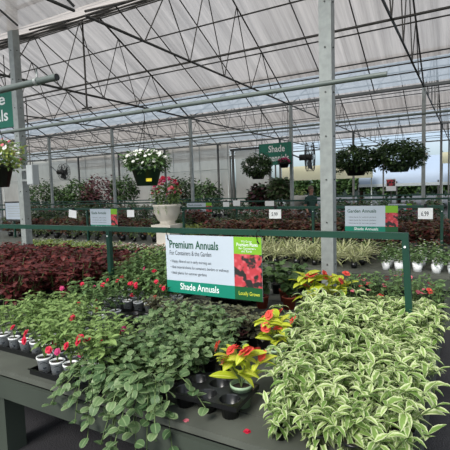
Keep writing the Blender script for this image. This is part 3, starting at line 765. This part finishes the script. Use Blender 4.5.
# --- dark green plants behind the sign, terracotta pots
GF = [foliage(540+i, 'l_green', .19, .11, 9, 5, .07, .055, ROUND, (-.1, .7), (.3, 1.2), .2, .08) for i in range(3)]
n = 0
for (x, y, pm) in [(-1.66, 3.55, P_terra), (-1.42, 3.62, P_terra), (-1.82, 3.84, P_black), (-1.55, 3.86, P_terra), (-1.32, 3.8, P_black), (-2.05, 4.05, P_black), (-1.75, 4.12, P_black), (-1.5, 4.13, P_black), (-2.3, 4.0, P_black), (-2.5, 3.85, P_black)]:
    plant('geranium', ('round-leaved dark green plant in terracotta pot behind the sign, %s' % ('left one', 'right one', '', 'rear one')[n]) if pm is P_terra else 'dark green plant in black pot on the shaded planks behind the sign', 'plant', (x, y, BZ),
          [('foliage', GF[n % 3]), ('pot', pm), ('soil', S_small)], group=None if pm is P_terra else 'dark green plants behind the sign', rz=n, sc_=1.3, pot_label='terracotta pot' if pm is P_terra else None); n += 1

# --- pink flowered plants at back right corner
BF = [foliage(560+i, 'l_impat_dark', .27, .1, 8, 7, .05, .03, OVATE, (0, .8), (.3, 1.2), .2, .06) for i in range(3)]
n = 0
for j in range(3):
    for i in range(5):
        x = -.87+.165*i; y = 3.6+.2*j; rg = random.Random(n); fl = []
        for q in range(2):
            a = rg.uniform(0, 6.28); fl.append((BP if rg.random() < .8 else BC, (math.cos(a)*.08, math.sin(a)*.08, rg.uniform(.2, .29)), (rg.uniform(0, 1), 0, rg.uniform(-1, 1))))
        plant('begonia', 'pink-flowered bedding plant at the back right corner, behind the variegated block', 'plant', (x, y, BZ), [('foliage', BF[n % 3]), ('pot', P_black), ('soil', S_small)], fl, 'pink flowered plants at the back right corner', rz=n*2, sc_=rnd.uniform(.95, 1.1)); n += 1

# fallen petals
for i, (px, py) in enumerate(((247, 431), (186, 420))):
    p = at(px, py, z=BZ+.004); c = link('fallen_petal', BR if i == 0 else BP, None, (p.x, max(p.y, 1.6), BZ+.001)); tag(c, ('fallen red blossom on the bench edge by the variegated block', 'fallen pink petal left of the empty tray')[i], 'petal'); c.scale = (.8,)*3

# ------------------------------------------------------------------ far plants: one mesh each
def tub(b, k, r, h):
    b.lathe([(0, 0), (r*.75, 0), (r, h), (r*.92, h), (r*.9, h*.85), (0, h*.85)], k, 10)
def small_plant(seed, ks, h, rad, n, L, W, potk='blackpl', pr=.05, ph=.08, fl=None, nf=0, prof=OVATE, upright=0, fr=.016):
    rng = random.Random(seed); b = MB(); tub(b, potk, pr, ph)
    for i in range(n):
        a = rng.uniform(0, 2*PI); u = rng.random()**.6; z = ph+(h-ph)*rng.uniform(.15, 1)*(1-.35*u*u); r_ = rad*u*.85
        b.leaf((math.cos(a)*r_, math.sin(a)*r_, z-.01), a+rng.uniform(-.7, .7), rng.uniform(0, .9)+upright, L*rng.uniform(.7, 1.1), W, rng.choice(ks), rng.uniform(.4, 1.3), rng.uniform(-.4, .4), prof, .2, rng)
    for i in range(nf):
        a = rng.uniform(0, 2*PI); u = rng.random()**.5; r_ = rad*u*.95; z = h*(1-.3*u*u)+rng.uniform(0, .02)
        for q in range(4): b.leaf((math.cos(a)*r_, math.sin(a)*r_, z), q*PI/2+a, .5, fr, fr*1.1, fl[i % len(fl)], .4, 0, TINY, 0, rng)
    for q in range(3):
        a = q*2.1; b.tube([(0, 0, ph*.8), (math.cos(a)*rad*.4, math.sin(a)*rad*.4, h*.8)], .004, 'stem', 4, cap=False)
    return b.mesh('small_plant')
def scatter(name, meshes, label, cat, group, x0, x1, y0, y1, dx, dy, z=BZ, s=(.9, 1.15), seed=1, skip=None):
    rg = random.Random(seed); n = 0; y = y0
    while y <= y1+1e-6:
        x = x0
        while x <= x1+1e-6:
            xx, yy = x+rg.uniform(-.12, .12)*dx, y+rg.uniform(-.12, .12)*dy
            if not (skip and skip(xx, yy)):
                o = link(name, meshes[n % len(meshes)], None, (xx, yy, z)); o.rotation_euler = (0, 0, rg.uniform(0, 6.28)); o.scale = (rg.uniform(*s),)*3
                tag(o, label, cat, group); n += 1
            x += dx
        y += dy
# second bench
BWm = [small_plant(600+i, ['l_impat', 'l_green'], .15, .07, 30, .05, .03, fl=['p_white', 'p_cream', 'p_pink'] if i % 2 else ['p_white', 'p_cream'], nf=16, fr=.018) for i in range(4)]
scatter('bedding_begonia', BWm, 'tiny bedding plant with white and blush flowers, front rows of second bench left of sign', 'plant', 'white bedding plants on the second bench', -5.9, -3.35, 5.75, 6.15, .16, .18)
CHm = [small_plant(620+i, ['l_chart', 'l_impat'], .17, .08, 36, .05, .03, fl=['p_white'], nf=4) for i in range(3)]
scatter('bedding_plant', CHm, 'pale chartreuse bedding plant on the second bench behind the left rail post', 'plant', 'chartreuse bedding plants on the second bench', -8.2, -5.9, 5.75, 6.3, .19, .2)
GRm = [small_plant(640+i, ['l_grass'], .2, .06, 60, .24, .014, prof=BLADE, upright=.35) for i in range(3)]
scatter('spider_plant', GRm, 'cream-striped arching grass on the second bench by the big right column', 'plant', 'striped grasses on the second bench', -3.0, -1.05, 5.82, 6.6, .28, .26, s=(.9, 1.2))
OGm = [small_plant(650+i, ['l_green', 'l_dull', 'l_impat'], .26, .12, 60, .06, .025, fl=['p_white', 'p_pink'], nf=5) for i in range(3)]
scatter('bedding_plant', OGm, 'mixed grey-green bedding plant in the middle of the second bench', 'plant', 'mixed grey-green plants mid second bench', -4.6, -1.3, 6.5, 7.0, .27, .25, seed=4, skip=lambda x, y: x > -3 and y < 6.75)
WPm = [small_plant(660+i, ['l_green', 'l_impat_dark'], .24, .11, 60, .05, .03, potk='white', pr=.06, ph=.1, fl=['p_white'], nf=2) for i in range(3)]
scatter('potted_ivy', WPm, 'leafy green plant in plain white pot at right end of the second bench', 'plant', 'green plants in white pots on the second bench', -.95, -.15, 5.85, 6.55, .2, .23, seed=6)
scatter('bedding_plant', OGm, 'dense green bedding plant behind the white pots at right end of the second bench', 'plant', 'green plants behind the white pots', -1.05, -.2, 6.75, 7.0, .22, .2, seed=5)
RUm = [small_plant(680+i, ['l_rust', 'l_rust', 'l_coleus', 'l_dull'][:3+i % 2], .5, .21, 170, .09, .055, pr=.08, ph=.12) for i in range(4)]
scatter('coleus', RUm, 'tall rust-brown coleus along the rear of the second bench', 'plant', 'rust coleus on the second bench', -4.6, -.25, 7.45, 8.3, .3, .3, seed=8)
LIm = [small_plant(690+i, ['l_chart', 'l_chart', 'l_impat'], .34, .17, 100, .08, .045, pr=.08, ph=.12) for i in range(3)]
scatter('lime_foliage_plant', LIm, 'lime foliage plant behind the urn on the second bench', 'plant', 'lime foliage plants on the second bench', -6.1, -4.7, 7.5, 8.3, .3, .3, seed=9)
scatter('coleus', RUm[:2]+OGm, 'dull red and green plant on the left rear of the second bench', 'plant', 'red and green plants left rear second bench', -11.2, -6.3, 7.4, 8.2, .38, .38, seed=10)
# third bench
MIX = RUm[:1]+OGm+[small_plant(700+i, ['l_dark', 'l_green'], .42, .18, 90, .08, .04, pr=.08, ph=.12, fl=[('p_pink', 'p_white', 'p_mag')[i]], nf=10, fr=.03) for i in range(3)]
scatter('flowering_plant', MIX, 'mixed flowering plant crowded on the third bench', 'plant', 'mixed plants on the third bench', -9.5, -.6, 10.2, 12.1, .42, .42, seed=12, s=(1, 1.3))
scatter('leafy_plant', MIX[1:], 'mixed leafy plant on the left half of the third bench', 'plant', 'leafy plants on the left of the third bench', -16.5, -9.9, 10.3, 12.0, .6, .5, seed=13, s=(1.2, 1.6))
BIG = [small_plant(720+i, ['l_dark', 'l_green', 'l_tree'], .7, .32, 150, .14, .07, pr=.12, ph=.2, fl=[('p_white', 'p_mag', 'p_pink')[i]], nf=10, fr=.04) for i in range(3)]
scatter('leafy_plant', BIG, 'larger leafy plant on the farthest bench', 'plant', 'leafy plants on the farthest bench', -20.5, -.8, 14.5, 16.4, .75, .8, seed=14, s=(.7, 1.0))

# shrubs and small trees before the back wall
def shrub(px, ptop, y, rad, ks, lab, seed, zs=1.1, L=.2, W=.11, n=1100):
    p = at(px, ptop, y=y); H = p.z; cz = H-rad*zs
    o = thing('shrub', lab, 'shrub', (p.x, y, 0)); 
    link('foliage', crown(seed, ks, rad, n, L, W, zs=zs, cz=cz, tw=14), o)
    b = MB(); b.tube([(0, 0, .1), (.03, 0, cz*.6), (0, .02, cz)], [.035, .03, .02], 'twig', 6); link('trunk', b.mesh('trunk'), o)
    b = MB(); tub(b, 'blackpl', .2, .32); link('pot', b.mesh('pot'), o)
for a in [(42, 180, 17.5, .95, ['l_dark', 'l_green'], 'dark green shrub by the left column and electrical box', 800),
          (60, 187, 17.7, .7, ['l_dark', 'l_green'], 'low green shrub under the small left fan', 801),
          (78, 179, 17.8, .85, ['l_green', 'l_tree'], 'bright green shrub left of the maroon maple', 802),
          (101, 175, 17.2, 1.05, ['l_maple'], 'large maroon-leaved shrub against the back film wall', 803),
          (90, 190, 16.9, .6, ['l_maple', 'l_dark'], 'small maroon and green shrub left of the large maroon one', 804),
          (123, 176, 17.6, .75, ['l_dark', 'l_green'], 'narrow green shrub right of the maroon shrub', 805),
          (184, 177, 17.5, .75, ['l_dark'], 'dark upright shrub right of the urn, left one', 806),
          (205, 180, 17.5, .75, ['l_dark', 'l_green'], 'dark upright shrub right of the urn, right one', 807),
          (262, 184, 13.4, .42, ['l_maple', 'l_dark'], 'dark reddish shrub under the round hanging basket', 808),
          (280, 178, 13.2, .36, ['l_green', 'l_dull'], 'feathery grey-green shrub left of the middle post', 809)]:
    shrub(*a)
# pale bowl right of it
p = at(295, 206, y=13.5); o = thing('planter_bowl', 'pale stone planter bowl beside the dark-shirted person', 'planter', (p.x, 13.5, 0))
b = MB(); b.lathe([(0, .0), (.2, 0), (.12, .1), (.1, p.z), (.3, p.z+.1), (.42, p.z+.35), (.38, p.z+.35), (0, p.z+.3)], 'ivory', 20); link('bowl', b.mesh('bowl'), o)
link('foliage', crown(812, ['l_green', 'l_chart'], .36, 160, .12, .05, zs=.5, cz=p.z+.42), o)

# trees far outside
def tree(x, y, h, rad, lab, seed, ks=('l_tree', 'l_green')):
    o = thing('tree', lab, 'tree', (x, y, 0), 0, 'trees behind the greenhouse')
    link('crown', crown(seed, list(ks), rad, 1500, .45, .3, zs=.8, cz=h-rad*.8), o)
    b = MB(); b.tube([(0, 0, 0), (.1, 0, h*.4), (0, .1, h*.7)], [.2, .16, .1], 'twig', 8); link('trunk', b.mesh('trunk'), o)
for i in range(9): tree(-16+3.4*i, 43+(i % 2)*.6, 3.1+.2*(i % 3), 1.7, 'bushy dark green tree in the hedge row outside, beyond the open bay', 830+i)

# ------------------------------------------------------------------ urn
p = at(166, 222, y=7.0)
o = thing('urn_planter', 'ivory urn on a pedestal holding pink and magenta flowers', 'planter', (p.x, 7.05, BZ)); H0 = p.z-BZ
b = MB(); b.box((-.21, -.21, 0), (.21, .21, .04), 'ivory'); b.box((-.17, -.17, .04), (.17, .17, H0-.12), 'ivory'); b.box((-.24, -.24, H0-.12), (.24, .24, H0-.05), 'ivory'); link('pedestal', b.mesh('pedestal'), o)
b = MB(); b.lathe([(0, H0-.05), (.17, H0-.05), (.15, H0), (.2, H0+.05), (.26, H0+.18), (.275, H0+.31), (.29, H0+.33), (.29, H0+.36), (.25, H0+.36), (.24, H0+.3), (0, H0+.28)], 'ivory', 28); link('urn', b.mesh('urn'), o)
link('foliage', crown(850, ['l_green', 'l_impat'], .3, 600, .09, .04, zs=.9, cz=H0+.55), o)
rng = random.Random(5); b = MB()
for i in range(26):
    a = rng.uniform(-2.9, -.9); q = rng.uniform(.2, .27); pts = [(math.cos(a)*.1, math.sin(a)*.1, H0+.33), (math.cos(a)*q, math.sin(a)*q, H0+.37), (math.cos(a)*q*1.1, math.sin(a)*q*1.1, H0+.37-rng.uniform(.05, .2))]
    for t in range(8):
        f = t/7*2; j = min(1, int(f)); pq = Vector(pts[j]).lerp(Vector(pts[j+1]), f-j); b.leaf(pq, a+rng.uniform(-1.5, 1.5), rng.uniform(-.6, .4), .04, .022, 'l_impat', .6, 0, TINY, .1, rng)
link('trailing_foliage', b.mesh('trailing_foliage'), o)
for i in range(60):
    a = rng.uniform(0, 2*PI); e = rng.uniform(-.1, 1.4); q = .28
    c = link('flower', [BM, BR, BP][i % 3], o, (math.cos(a)*math.cos(e)*q, math.sin(a)*math.cos(e)*q, H0+.58+math.sin(e)*q*1.2)); c.scale = (2.0,)*3; c.rotation_euler = (rng.uniform(.2, 1.2), 0, rng.uniform(-1, 1))

# ------------------------------------------------------------------ hanging baskets
def basket(px, py, y, zpipe, rp, hp, potk, label, ks, fol, fls, nf, seed, L=.06, W=.03, n=900, flat_=.6, sticker=False, fs=1.0):
    p = at(px, py, y=y)       # rim centre
    o = thing('hanging_basket', label, 'hanging basket', (p.x, y, p.z)); rng = random.Random(seed)
    b = MB(); b.lathe([(0, -hp), (rp*.68, -hp), (rp*.96, -.03), (rp*1.03, -.03), (rp*1.03, 0), (rp*.93, 0), (rp*.9, -.03)], potk, 24); link('pot', b.mesh('pot'), o)
    b = MB(); b.disc((0, 0, -.025), rp*.92, 'soil', 20); link('soil', b.mesh('soil'), o)
    dz = zpipe-p.z
    for k in range(3):
        a = k*2*PI/3+.4; b = MB(); b.tube([(math.cos(a)*rp, math.sin(a)*rp, 0), (0, 0, dz-.08)], .003, 'blackpl', 5); link('hanger_wire', b.mesh('hanger_wire'), o)
    b = MB(); b.tube([(0, 0, dz-.08), (0, 0, dz-.03), (0, -.022, dz), (0, 0, dz+.026), (0, .022, dz)], .004, 'blackpl', 5); link('hook', b.mesh('hook'), o)
    link('foliage', crown(seed, ks, fol, n, L, W, zs=flat_, cz=fol*flat_*.45), o)
    for i in range(nf):
        a = rng.uniform(0, 2*PI); e = rng.uniform(-.2, 1.3); q = fol*1.0
        c = link('flower', fls[i % len(fls)], o, (math.cos(a)*math.cos(e)*q, math.sin(a)*math.cos(e)*q, fol*flat_*.45+math.sin(e)*q*flat_)); c.scale = (fs,)*3; c.rotation_euler = (rng.uniform(.3, 1.2), 0, rng.uniform(-.7, .7))
    if sticker:
        b = MB(); b.box((.02, -rp*.86, -hp*.78), (.07, -rp*.78, -hp*.62), 'yellow'); q = link('sticker', b.mesh('sticker'), o); q['label'] = 'yellow price sticker'; q.rotation_euler = (0, 0, .45)
    return o
BW2 = blossom('p_white', .024, 5, 8, 1)
basket(146.5, 167.5, 3.05, PZ1, .135, .165, 'greenpot', 'dark green pot basket of white flowers hanging above the urn', ['l_green', 'l_impat_dark'], .2, [BW2], 70, 871, .05, .02, 1100, .55, True, .62)
basket(-4, 165, 2.0, PP2.z, .12, .17, 'blackpl', 'dark pot basket of white and pale flowers cut by the left edge', ['l_impat', 'l_chart'], .2, [BW2, BW2, BW2, BP], 70, 872, .045, .02, 900, .7, False, .7)
basket(258, 172, 8.3, 2.95, .17, .15, 'blackpl', 'round dark leafy basket in front of the Shade Perennials banner', ['l_dark', 'l_green'], .31, [BW2], 12, 873, .075, .03, 2200, .85, False, 1)
basket(356, 167, 8.3, 2.95, .22, .16, 'blackpl', 'large dark leafy hanging basket right of the big column, left of the pair', ['l_dark', 'l_green'], .45, [BW2], 6, 874, .09, .035, 2800, .6, False, 1)
basket(399, 163, 8.3, 2.95, .22, .16, 'greenpot', 'large dark leafy hanging basket, right one of the pair', ['l_dark', 'l_green'], .45, [BW2], 6, 875, .09, .035, 2800, .62, False, 1)
basket(284, 163, 12.0, HG-.05, .16, .14, 'blackpl', 'small purple-flowered basket hanging before the teal banner', ['l_dark'], .17, [BM], 20, 876, .09, .035, 200, .6, False, 2)

# ------------------------------------------------------------------ fans, box
def fan(px, py, y, r, rz, label, arm):
    p = at(px, py, y=y); o = thing('circulation_fan', label, 'fan', (p.x, y, p.z), rz)
    b = MB()
    for xx, rr in ((-.09, 1), (.09, 1), (-.11, .66), (.11, .66), (-.12, .33), (.12, .33)):
        b.tube([(xx, rr*r*math.cos(t*PI/12), rr*r*math.sin(t*PI/12)) for t in range(25)], .009, 'steel_black', 5, cap=False)
    for t in range(20):
        c, s_ = math.cos(t*PI/10), math.sin(t*PI/10)
        b.tube([(-.12, .2*r*c, .2*r*s_), (-.09, r*c, r*s_), (.09, r*c, r*s_), (.12, .2*r*c, .2*r*s_)], .005, 'galv_dark', 4, cap=False)
    link('cage', b.mesh('cage'), o)
    for k in range(3):
        a = k*2*PI/3+.3; b = MB(); n0 = 0
        for (q, w) in ((.1, .05), (.5, .13), (.85, .16)):
            c, s_ = math.cos(a), math.sin(a)
            for sg in (-1, 1): b.v.append((sg*.04, q*r*c-sg*w*s_, q*r*s_+sg*w*c))
        b.face((0, 1, 3, 2), 'steel_black'); b.face((2, 3, 5, 4), 'steel_black'); link('blade', b.mesh('blade'), o)
    b = MB(); b.tube([(-.3, 0, 0), (.06, 0, 0)], .085, 'steel_black', 12); link('motor', b.mesh('motor'), o)
    b = MB(); q = Matrix.Rotation(-rz, 3, 'Z') @ (Vector(arm)-Vector((p.x, y, p.z))); b.tube([(-.3, 0, 0), tuple(q)], .022, 'galv_dark', 6); link('arm', b.mesh('arm'), o)
fan(310, 157, 11.9, .40, R(10), 'large dark round fan right of the teal banner', (XS[2]+.05, Y0+BAY, 2.75))
fan(64, 172, 12.3, .34, R(20), 'small dark round fan at left, above the shrubs', (XS[5]+.05, Y0+BAY, 3.0))
p = at(37, 174, y=4.4)
o = thing('electrical_box', 'pale grey electrical box mounted on the left column', 'electrical box', (-6.06, 4.44, p.z))
b = MB(); b.box((-.065, -.05, -.16), (.085, .06, .15), 'grey'); link('case', b.mesh('case'), o)
b = MB(); b.box((-.262, .0, -.1), (-.06, .03, -.07), 'galv'); b.box((-.262, .0, .07), (-.06, .03, .1), 'galv'); link('bracket', b.mesh('bracket'), o)
b = MB(); b.box((-.06, -.058, -.15), (.08, -.051, .14), 'grey'); link('cover', b.mesh('cover'), o)
b = MB(); b.tube([(-.03, 0, .15), (-.03, 0, 1.2)], .008, 'galv_dark', 6); link('conduit', b.mesh('conduit'), o)

# ------------------------------------------------------------------ person beyond the third bench
def person(px, y):
    x = at(px, 190, y=y).x
    o = link('person', None, None, (x, y, 0)); o.rotation_euler = (0, 0, R(50)); tag(o, 'person in a dark green shirt standing among the far benches', 'person')
    J = [((0, 0, .95), .13, -1), ((0, 0, 1.15), .12, 0), ((0, .01, 1.36), .145, 1), ((0, .0, 1.46), .065, 2), ((0, -.01, 1.55), .06, 3), ((0, -.01, 1.64), .092, 4), ((0, -.01, 1.72), .07, 5),
         ((.17, .0, 1.4), .065, 2), ((.2, .02, 1.14), .045, 7), ((.17, -.2, 1.06), .034, 8), ((.15, -.27, 1.05), .03, 9),
         ((-.17, .0, 1.4), .065, 2), ((-.21, .02, 1.14), .045, 11), ((-.2, -.12, .93), .034, 12), ((-.19, -.17, .87), .03, 13),
         ((.09, 0, .86), .09, 0), ((.1, -.02, .48), .062, 15), ((.1, .02, .09), .045, 16), ((.11, -.14, .04), .035, 17),
         ((-.09, 0, .86), .09, 0), ((-.1, -.01, .48), .062, 19), ((-.1, .04, .09), .045, 20), ((-.11, -.12, .04), .035, 21)]
    me = bpy.data.meshes.new('body'); me.from_pydata([j[0] for j in J], [(i, j[2]) for i, j in enumerate(J) if j[2] >= 0], [])
    bo = link('body', me, o); md = bo.modifiers.new('s', 'SKIN')
    for i, j in enumerate(J): me.skin_vertices[0].data[i].radius = (j[1], j[1]*(.8 if i < 3 else 1))
    me.skin_vertices[0].data[0].use_root = True
    bo.modifiers.new('u', 'SUBSURF').levels = 2
    bpy.context.view_layer.update()
    m2 = bpy.data.meshes.new_from_object(bo.evaluated_get(bpy.context.evaluated_depsgraph_get())); bo.modifiers.clear(); bo.data = m2
    m2.materials.clear()
    for k in ('skin', 'shirt', 'denim', 'blackpl'): m2.materials.append(M[k])
    for f in m2.polygons:
        c = f.center; f.use_smooth = True
        f.material_index = 3 if c.z < .09 else 2 if c.z < .96 and abs(c.x) < .17 and c.y > -.15 else 1 if c.z < 1.48 and not (c.z < 1.2 and abs(c.x) > .13) else 0
    b = MB(); b.lathe([(0, .115), (.05, .105), (.085, .07), (.1, .02), (.095, -.03), (.07, -.06)], 'hair', 14, (0, .02, 1.68)); link('hair', b.mesh('hair'), o)
    b = MB(); b.tube([(0, -.09, 1.66), (0, -.115, 1.63), (0, -.09, 1.625)], [.008, .014, .01], 'skin', 6); b.tube([(-.03, -.088, 1.59), (.03, -.088, 1.59)], .005, 'p_pink', 5)
    for sx in (-1, 1): b.lathe([(0, .008), (.008, 0), (0, -.008)], 'ink', 8, (sx*.032, -.085, 1.66)); b.lathe([(0, .03), (.012, .0), (0, -.03)], 'skin', 8, (sx*.092, 0, 1.64))
    link('face', b.mesh('face'), o)
    for sx, base in ((1, (.15, -.27, 1.05)), (-1, (-.19, -.17, .87))):
        b = MB()
        for f in range(4): 
            x0 = base[0]+(f-1.5)*.018; b.tube([(x0, base[1], base[2]), (x0, base[1]-.045, base[2]-.005), (x0, base[1]-.07+.006*abs(f-1.5), base[2]-.03)], [.009, .008, .006], 'skin', 6)
        b.tube([(base[0]-sx*.02, base[1]+.01, base[2]), (base[0]-sx*.045, base[1]-.03, base[2]-.01)], [.01, .007], 'skin', 6); link('fingers', b.mesh('fingers'), o)
person(311, 13.4)

# ------------------------------------------------------------------ light
w = bpy.data.worlds.new('world'); sc.world = w; w.use_nodes = True; nt = w.node_tree
bg = nt.nodes['Background']; bg.inputs[1].default_value = 1.0
tc = nt.nodes.new('ShaderNodeTexCoord'); no = nt.nodes.new('ShaderNodeTexNoise'); no.inputs['Scale'].default_value = 2.2; no.inputs['Detail'].default_value = 6
rp = nt.nodes.new('ShaderNodeValToRGB'); rp.color_ramp.elements[0].position = .35; rp.color_ramp.elements[0].color = (.60, .72, .86, 1); rp.color_ramp.elements[1].position = .65; rp.color_ramp.elements[1].color = (.86, .92, .98, 1)
nt.links.new(tc.outputs['Generated'], no.inputs[0]); nt.links.new(no.outputs['Fac'], rp.inputs[0]); sx = nt.nodes.new('ShaderNodeSeparateXYZ'); nt.links.new(tc.outputs['Generated'], sx.inputs[0])
hr = nt.nodes.new('ShaderNodeValToRGB'); e = hr.color_ramp.elements; e[0].position = .0; e[0].color = (.04, .05, .04, 1); e[1].position = .13; e[1].color = (1, 1, 1, 1)
q = e.new(.05); q.color = (.55, .6, .56, 1)
nt.links.new(sx.outputs[2], hr.inputs[0])
ml = nt.nodes.new('ShaderNodeMix'); ml.data_type = 'RGBA'; ml.blend_type = 'MULTIPLY'; ml.inputs[0].default_value = 1; nt.links.new(rp.outputs[0], ml.inputs[6]); nt.links.new(hr.outputs[0], ml.inputs[7])
nt.links.new(ml.outputs[2], bg.inputs[0])
sd = bpy.data.lights.new('sun', 'SUN'); sd.energy = 3.1; sd.angle = R(22); sd.color = (1, .96, .9)
so = bpy.data.objects.new('sun', sd); col.objects.link(so); so.rotation_euler = (R(50), R(-8), 0)
vs = sc.view_settings; vs.view_transform = 'Standard'; vs.look = 'None'; vs.gamma = 1; vs.use_curve_mapping = False; vs.exposure = .5
sc.cycles.max_bounces = 8; sc.cycles.transparent_max_bounces = 12
